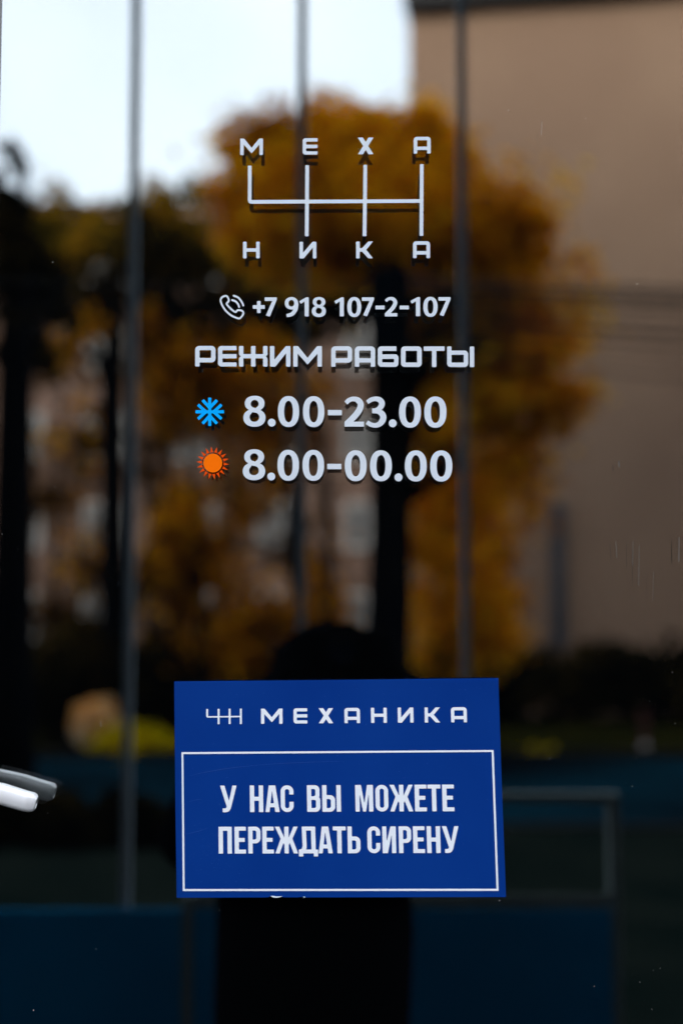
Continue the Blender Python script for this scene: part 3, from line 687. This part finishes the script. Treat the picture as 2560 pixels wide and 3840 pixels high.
# masonry with real window recesses: window boxes sit in front of wall strips
p = MB(); p.box(a0.x, a1.x, -60, -46, 0, zt2); p.build("wall", m_brick, ap)
p = MB(); p.box(a0.x-.4, a1.x+.4, -60.4, -45.5, zt2+.003, zt2+.5); p.build("roof", M("brown_roof", (.22,.14,.12), .8), ap)
wf = MB(); W_, H_ = 1.5, 1.6
for x0, x1, z0, z1 in ((0,.14,0,H_),(W_-.14,W_,0,H_),(.14,W_-.14,0,.14),(.14,W_-.14,H_-.14,H_),(W_/2-.06,W_/2+.06,.14,H_-.14)): wf.box(x0,x1,0,.12,z0,z1)
wp = MB(); wp.box(.14, W_-.14, .0, .06, .14, H_-.14)
f0_ = None; rnd = random.Random(3)
x = a0.x + 1.0; cols = []
while x < a1.x - 2: cols.append(x); x += 2.9
lv = []; z = 1.2
while z < zt2 - 2: lv.append(z); z += 3.0
for xx in cols:
    for zz in lv:
        if f0_ is None:
            f0_ = wf.build("window", m_wframe); f0_.parent = ap; f0_.matrix_parent_inverse = Matrix.Translation(-Vector(ap.location)); p0_ = wp.build("pane", m_wpane); p0_.parent = f0_
            fo, po = f0_, p0_
        else:
            fo = f0_.copy(); po = p0_.copy(); COL.objects.link(fo); COL.objects.link(po); po.parent = fo
        fo.location = (xx, -45.997, zz)

# ------------------------------------------------------------------ trees, hedge, shrubs
m_bark = M("dark_bark", (0.002, 0.003, 0.005), 1.0, spec=0.0, noise=(4, (0.006, 0.006, 0.007)))
m_gold = leaf_material("golden_leaves", (0.45, 0.16, 0.0), (0.90, 0.42, 0.0), (0.95, 0.60, 0.02), 0.35)
m_olive = leaf_material("olive_leaves", (0.03, 0.025, 0.004), (0.10, 0.065, 0.006), (0.24, 0.12, 0.006))
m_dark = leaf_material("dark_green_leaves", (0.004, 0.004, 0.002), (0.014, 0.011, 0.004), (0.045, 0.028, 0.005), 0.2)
m_brown = leaf_material("brown_leaves", (0.02, 0.010, 0.004), (0.07, 0.032, 0.008), (0.20, 0.085, 0.012))
m_russet = leaf_material("russet_leaves", (0.12, 0.04, 0.004), (0.52, 0.19, 0.002), (0.85, 0.42, 0.004), 0.35)
def leaves(name, blobs, size, mat, parent, seed):
    rng = np.random.default_rng(seed); C = []
    for (c, rx, ry, rz, n) in blobs:
        ns = max(4, n//45)
        d = rng.normal(size=(ns, 3)); d /= np.linalg.norm(d, axis=1)[:, None]
        sub = d * (rng.random((ns, 1))**0.6) * np.array([rx, ry, rz])
        idx = rng.integers(0, ns, n); s = np.array([rx, ry, rz]).min()*0.34
        C.append(np.array(c)[None] + sub[idx] + rng.normal(size=(n, 3))*s)
    C = np.concatenate(C); n = len(C)
    a = rng.normal(size=(n, 3)); a /= np.linalg.norm(a, axis=1)[:, None]
    b = np.cross(a, rng.normal(size=(n, 3))); b /= np.linalg.norm(b, axis=1)[:, None]
    s = size * rng.uniform(.6, 1.3, (n, 1))
    V = np.stack([C - a*s, C + b*s*.55, C + a*s, C - b*s*.55], 1).reshape(-1, 3)
    me = bpy.data.meshes.new(name); me.vertices.add(4*n); me.vertices.foreach_set("co", V.ravel())
    me.loops.add(4*n); me.loops.foreach_set("vertex_index", np.arange(4*n)); me.polygons.add(n)
    me.polygons.foreach_set("loop_start", np.arange(n)*4); me.polygons.foreach_set("loop_total", np.full(n, 4))
    me.update(); me.validate(); me.materials.append(mat)
    o = bpy.data.objects.new(name, me); COL.objects.link(o)
    if parent: o.parent = parent; o.matrix_parent_inverse = Matrix.Translation(-Vector(parent.location))
    return o
def tree(name, label, Y, stems, blobs, mat, size, seed, dens=1.0):
    """stems: lists of (px, py, width px); blobs: (px, py, rx px, rz px, n, dY)"""
    base = street(stems[0][0][0], 2400, Y); root = empty(name, (base.x, -Y, 0), label=label, cat="tree")
    sc_ = (Y + D)/FPX; p = MB(); tips = []
    for st in stems:
        pts = []; rad = []
        for (px, py, wd) in st:
            v = street(px, py, Y); pts.append(v); rad.append(wd*sc_/2)
        v0 = pts[0].copy(); v0.z = 0; r0 = rad[0]*1.35
        p.tube([v0] + pts, [r0] + rad, 12); tips.append((pts, rad))
    B_ = []; rnd = random.Random(seed)
    for (px, py, rx, rz, n, dY) in blobs:
        c = street(px, py, Y); c.y -= dY; B_.append((tuple(c), rx*sc_, max(rx, rz)*sc_*.9, rz*sc_, int(n*dens)))
        best = min(((q, r) for pts, rad in tips for q, r in zip(pts, rad)), key=lambda t: (t[0]-c).length + (2 if t[0].z > c.z else 0))
        m1 = best[0].lerp(c, .5) + Vector((rnd.uniform(-.2, .2), rnd.uniform(-.2, .2), .25))
        p.tube([best[0], m1, c], [best[1]*.6, best[1]*.35, .02], 7)
    p.build("trunk", m_bark, root, True); leaves("crown", B_, size, mat, root, seed)
    return root
# big golden tree in the middle
tree("autumn_tree", "large golden autumn tree with a forked dark trunk, reflected in the middle of the glass", 12.5,
     [[(1440,2600,150),(1450,2000,130),(1460,1450,140),(1465,1080,120),(1450,800,60),(1400,560,25)], [(1510,2600,60),(1515,1900,55),(1560,1300,45),(1700,1000,25)]],
     [(1300,520,190,120,1100,0),(1020,470,140,110,750,.5),(1500,560,150,150,900,0),(1620,480,80,100,500,.2),(900,640,130,130,800,.8),(1130,720,230,160,1500,0),(1400,800,220,160,1500,-.5),(1650,760,140,180,1000,0),
      (1830,800,190,120,800,0),(1980,880,120,80,160,.3),(1750,960,220,110,1100,0),(2000,980,100,60,260,0),(1950,830,140,50,380,0),(1300,950,220,100,1000,0),(1060,900,170,110,750,.5),(870,830,90,90,350,.6),
      (1700,1180,230,100,650,.3),(1920,1120,160,90,330,0),(1980,1330,180,80,330,0),(1700,1400,200,110,620,.3),(2120,1480,170,70,200,.3),(1650,1580,120,120,420,0),
      (1980,1600,220,70,220,.3),(1850,1500,150,70,260,0),(1800,1000,280,220,1500,.4),(1700,1200,260,200,1500,.5),(1900,1250,230,200,900,.4),(1200,700,330,260,2600,.8),(1500,750,280,260,1800,.6),(1600,450,60,70,300,0),
      (1830,1420,260,170,650,.4),(1600,1500,110,200,500,.5),(2080,1500,200,110,220,.2),(1950,1150,260,160,500,.3),(2050,1350,260,150,350,.3),(1950,1750,200,200,330,.4),(1850,650,220,160,160,.3),(1750,560,140,120,120,.2),(2100,800,140,120,60,.2),(2180,1150,140,200,90,.2),(1200,420,260,110,320,.4),(850,500,140,140,180,.7)], m_gold, .06, 11, 1.7)
tree("golden_sapling", "slender golden-leaved tree under the big crown, beside the taupe wall", 14.5,
     [[(1650,2560,30),(1660,2200,26),(1680,1900,18)]],
     [(1640,1750,110,130,330,0),(1760,1850,130,110,260,0),(1700,2050,150,150,480,0),(1850,2200,110,150,240,0),(1720,2300,150,130,560,0),(1880,2400,90,110,260,.3),(1900,2050,90,110,100,0),(1640,2440,120,100,420,0),(1720,1900,170,260,900,.3),(1760,2300,200,200,1200,.3),(1600,2050,70,260,400,.2),(1930,1950,130,260,120,.3),(1880,1700,140,200,180,.2)], m_gold, .06, 12, 1.4)
tree("olive_tree", "shaded olive-leaved tree with a straight dark trunk, reflected left of the lettering", 17.3,
     [[(430,2560,105),(425,2000,95),(420,1500,90),(430,1080,70)], [(650,2600,30),(640,1900,24),(620,1400,16)]],
     [(600,1010,220,100,1000,0),(900,1080,260,120,1300,0),(1200,1120,220,120,900,.3),(420,1080,150,130,600,0),(700,1190,260,130,1100,.3),(1050,1220,220,110,700,.3),(280,1130,130,120,350,.3),(1380,1090,140,90,350,.3),(560,870,100,60,250,0)], m_dark, .115, 13, 0.6)
tree("russet_tree", "russet and yellow young tree reflected below the dark boughs at centre left", 17.0,
     [[(760,2560,40),(740,2000,34),(700,1600,24)], [(1130,2560,60),(1110,2100,50),(1060,1600,34)], [(1240,2560,44),(1230,1900,36),(1180,1500,24)]],
     [(700,1350,110,90,350,0),(860,1400,130,90,420,0),(960,1330,120,80,300,0),(700,1560,90,110,150,0),(960,1560,170,60,150,0),(670,1960,70,170,420,0),(690,2200,70,190,330,.4),(1000,1900,130,130,180,0),
      (900,2150,160,160,200,0),(900,2440,130,120,330,0),(1010,2300,120,140,260,0),(1200,2200,110,190,220,.3),(600,1250,100,70,160,0),(330,1200,80,90,50,0),(250,1300,110,120,50,0),(850,1500,260,220,900,.5),(650,1400,160,200,600,.4),(720,2100,140,330,1500,.4),(950,2400,240,150,900,.3),(1120,1500,140,200,450,.3),(1180,2350,120,180,600,.2),(300,1600,130,200,90,.3),(280,2050,120,200,60,.3)], m_russet, .075, 14, 1.3)
tree("brown_tree", "thin brown-leaved tree reflected in front of the brick block at far left", 20.0,
     [[(200,2560,30),(210,2000,24),(230,1400,16)], [(560,2560,34),(570,1900,26),(600,1400,16)]],
     [(220,1350,130,150,500,0),(330,1650,110,200,450,0),(180,1850,110,200,420,0),(330,2150,120,160,400,0),(200,2280,130,110,380,0),(560,1350,140,130,420,0),(600,1750,110,200,420,0),(540,2200,100,200,420,0),(640,2400,160,110,420,0),(1000,1650,170,200,420,.3),(1150,1950,110,240,420,.3),(860,1850,110,200,260,.3)], m_brown, .09, 17, 0.7)
tree("edge_tree", "dark-trunked tree reflected at the left edge of the glass", 9.5,
     [[(40,2560,170),(50,1900,150),(60,1300,130),(50,900,80)]],
     [(20,760,70,90,200,0),(60,880,110,90,500,0),(150,1000,110,80,450,.2),(20,560,50,90,50,0),(60,1050,130,120,700,0),(100,1250,90,160,400,.2)], m_dark, .075, 15, 0.6)
tree("far_tree", "pale far-off tree reflected between the apartment block and the golden tree", 38.0,
     [[(640,2400,26),(640,1500,20),(640,1000,14)]],
     [(600,800,90,100,500,0),(700,880,90,90,500,0),(500,870,90,80,350,0),(780,960,80,80,400,0),(390,900,100,60,250,0),(300,850,120,50,260,0),(180,830,110,70,300,0),(480,780,90,60,160,0),(700,760,100,70,160,0),(300,940,200,90,900,0),(560,960,200,90,900,0),(120,950,160,90,600,0),(200,760,150,80,110,0),(400,800,200,70,160,0),(60,800,120,90,150,0)], m_olive, .16, 16)

# dark clipped hedge along the far side; the bright shrubs carry a sunlit look in their leaf colour
def hedge(name, label, x0, x1, Y, h, mat, seed, dep=.9, n=5000, size=.07):
    root = empty(name, ((x0+x1)/2, -Y, 0), label=label, cat="hedge")
    rng = np.random.default_rng(seed); k = int((x1-x0)/.7)+1
    bl = [((x0 + (i+.5)*(x1-x0)/k, -Y, h*.5), .55, dep*.5, h*.5*rng.uniform(.95, 1.12), n//k) for i in range(k)]
    leaves("foliage", bl, size, mat, root, seed)
    p = MB()
    for i in range(k): xx = x0 + (i+.5)*(x1-x0)/k; p.tube([(xx,-Y,0),(xx+.05,-Y,h*.5),(xx-.04,-Y+.05,h*.8)], [.03,.022,.01], 6)
    p.build("stem", m_bark, root)
    return root
hedge("clipped_hedge", "long dark hedge reflected along the foot of the taupe wall", -16, 14, 22.0, 1.25, m_dark, 21, n=42000, size=.12)
hedge("low_hedge", "low dark hedge reflected on the near side of the road at left", street(-300,2900,9).x, street(560,2900,9).x, 9.0, .32, m_dark, 22, n=3500)
def shrub(name, label, px0, px1, py0, py1, Y, mat, seed, n=700, size=.05):
    a = street(px0, py0, Y); b = street(px1, py1, Y); root = empty(name, ((a.x+b.x)/2, -Y, 0), label=label, cat="shrub")
    c = ((a.x+b.x)/2, -Y, (a.z+b.z)/2); leaves("foliage", [(c, (b.x-a.x)/2*.8, (b.x-a.x)/2*.8, (a.z-b.z)/2*.8, n)], size, mat, root, seed)
    p = MB(); p.tube([(c[0],-Y,0),(c[0]+.03,-Y,max(c[2], .1))], [.03,.015], 6); p.build("stem", m_bark, root); return root
shrub("round_bush", "large round dark bush reflected left of the blue notice in front of the brick block", 130, 520, 2330, 2800, 17.5, m_dark, 34, 9000, .09)
shrub("round_bush", "lower dark bush reflected just above the left end of the blue notice", 480, 760, 2430, 2760, 18.5, m_dark, 35, 5000, .09)
m_bright = leaf_material("pale_orange_leaves", (0.85, 0.40, 0.06), (0.9, 0.55, 0.2), (0.9, 0.75, 0.55))  # pale tones paint in a sunlit glow
m_yel = leaf_material("yellow_leaves", (0.40, 0.34, 0.0), (0.62, 0.48, 0.0), (0.85, 0.60, 0.0))  # bright yellow stands in for sunlight on low growth
shrub("bright_shrub", "small pale orange shrub reflected left of the blue notice", 295, 420, 2650, 2780, 16.4, m_bright, 31, 8000, .07)
shrub("yellow_shrub", "yellow-green low shrub reflected left of the blue notice below the orange one", 330, 680, 2750, 2910, 15.9, m_yel, 32, 16000, .06)
shrub("yellow_shrub", "yellow low shrub reflected right of the blue notice", 1880, 2140, 2830, 2960, 15.9, m_yel, 33, 12000, .06)
# red and white bollard at the right
bc = street(2415, 2800, 16.2)
bo = empty("bollard", (bc.x, bc.y, 0), label="small red post with a white knob, reflected at the right above the road", cat="bollard")
p = MB(); p.tube([(bc.x,bc.y,0),(bc.x,bc.y,bc.z+.45)], [.045,.04], 12); p.build("post", M("red_paint", (.06,.004,.004), .8), bo)
bm = bmesh.new(); bmesh.ops.create_uvsphere(bm, u_segments=14, v_segments=10, radius=.05); bmesh.ops.translate(bm, verts=bm.verts[:], vec=(bc.x, bc.y+.03, bc.z))
me = bpy.data.meshes.new("knob"); bm.to_mesh(me); bm.free(); me.materials.append(M("white_paint", (.45,.42,.42), .6)); kn = bpy.data.objects.new("knob", me); COL.objects.link(kn); kn.parent = bo; kn.matrix_parent_inverse = Matrix.Translation(-Vector(bo.location))

# utility pole and overhead cables along the street
m_cable = M("black_cable", (0.012, 0.012, 0.013), 0.6)
YP = 8.6
pt = street(1432, 1035, YP); up_ = empty("utility_pole", (pt.x, -YP, 0), label="dark utility pole with a junction box, reflected in front of the big tree trunk", cat="pole")
p = MB(); p.tube([(pt.x, -YP, 0), (pt.x, -YP, pt.z)], [.085, .07], 16); p.build("post", m_bark, up_)
q0, q1 = street(1382, 1050, YP), street(1530, 1400, YP)
p = MB(); p.bbox(q0.x, q1.x, -YP+.09, -YP+.30, q1.z, q0.z, .02); p.build("junction_box", M("dark_blue_box", (0.004, 0.008, 0.014), .8, spec=0.0), up_)
p = MB(); p.bbox(pt.x-.6, pt.x+.6, -YP-.14, -YP-.075, pt.z-.22, pt.z-.14, .01); p.build("crossarm", m_bark, up_)
specs = [(1040,1070,13),(1068,1098,17),(1096,1126,17),(1122,1156,14),(1150,1204,13),(1175,1240,16),(1215,1285,17),(1262,1345,11),(1310,1410,11)]
names = ["topmost", "second from the top", "third from the top", "fourth from the top", "fifth from the top", "sixth from the top", "third from the bottom", "second from the bottom", "lowest"]
for k, (yl, yr, wd) in enumerate(specs):
    pts = []; rad = []
    for j in range(21):
        t = j/20; px = 1440 + 2600*t; py = yl + (yr-yl)*min(1, t/.43) + 14*math.sin(math.pi*t); Yc = YP + .1 - 1.2*t + .03*k
        pts.append(street(px, py, Yc)); rad.append(wd/2*(Yc+D)/FPX)
    p = MB(); p.tube(pts, rad, 6)
    tag(p.build("overhead_cable", m_cable), "black overhead cable reflected across the taupe wall, %s of the nine" % names[k], "cable", "overhead cables across the street")
for k, (yl, yr, wd) in enumerate([(1010,1075,7),(1120,1130,6),(1205,1190,6)]):
    pts = [street(-900 + 2340*j/16, yl + (yr-yl)*j/16 + 22*math.sin(math.pi*j/16), YP + .1) for j in range(17)]
    p = MB(); p.tube(pts, wd/2*(YP+D)/FPX, 6)
    tag(p.build("overhead_cable", m_cable), "thin black cable reflected left of the utility pole, %s of three" % ["topmost", "middle one", "lowest"][k], "cable", "thin cables left of the pole")
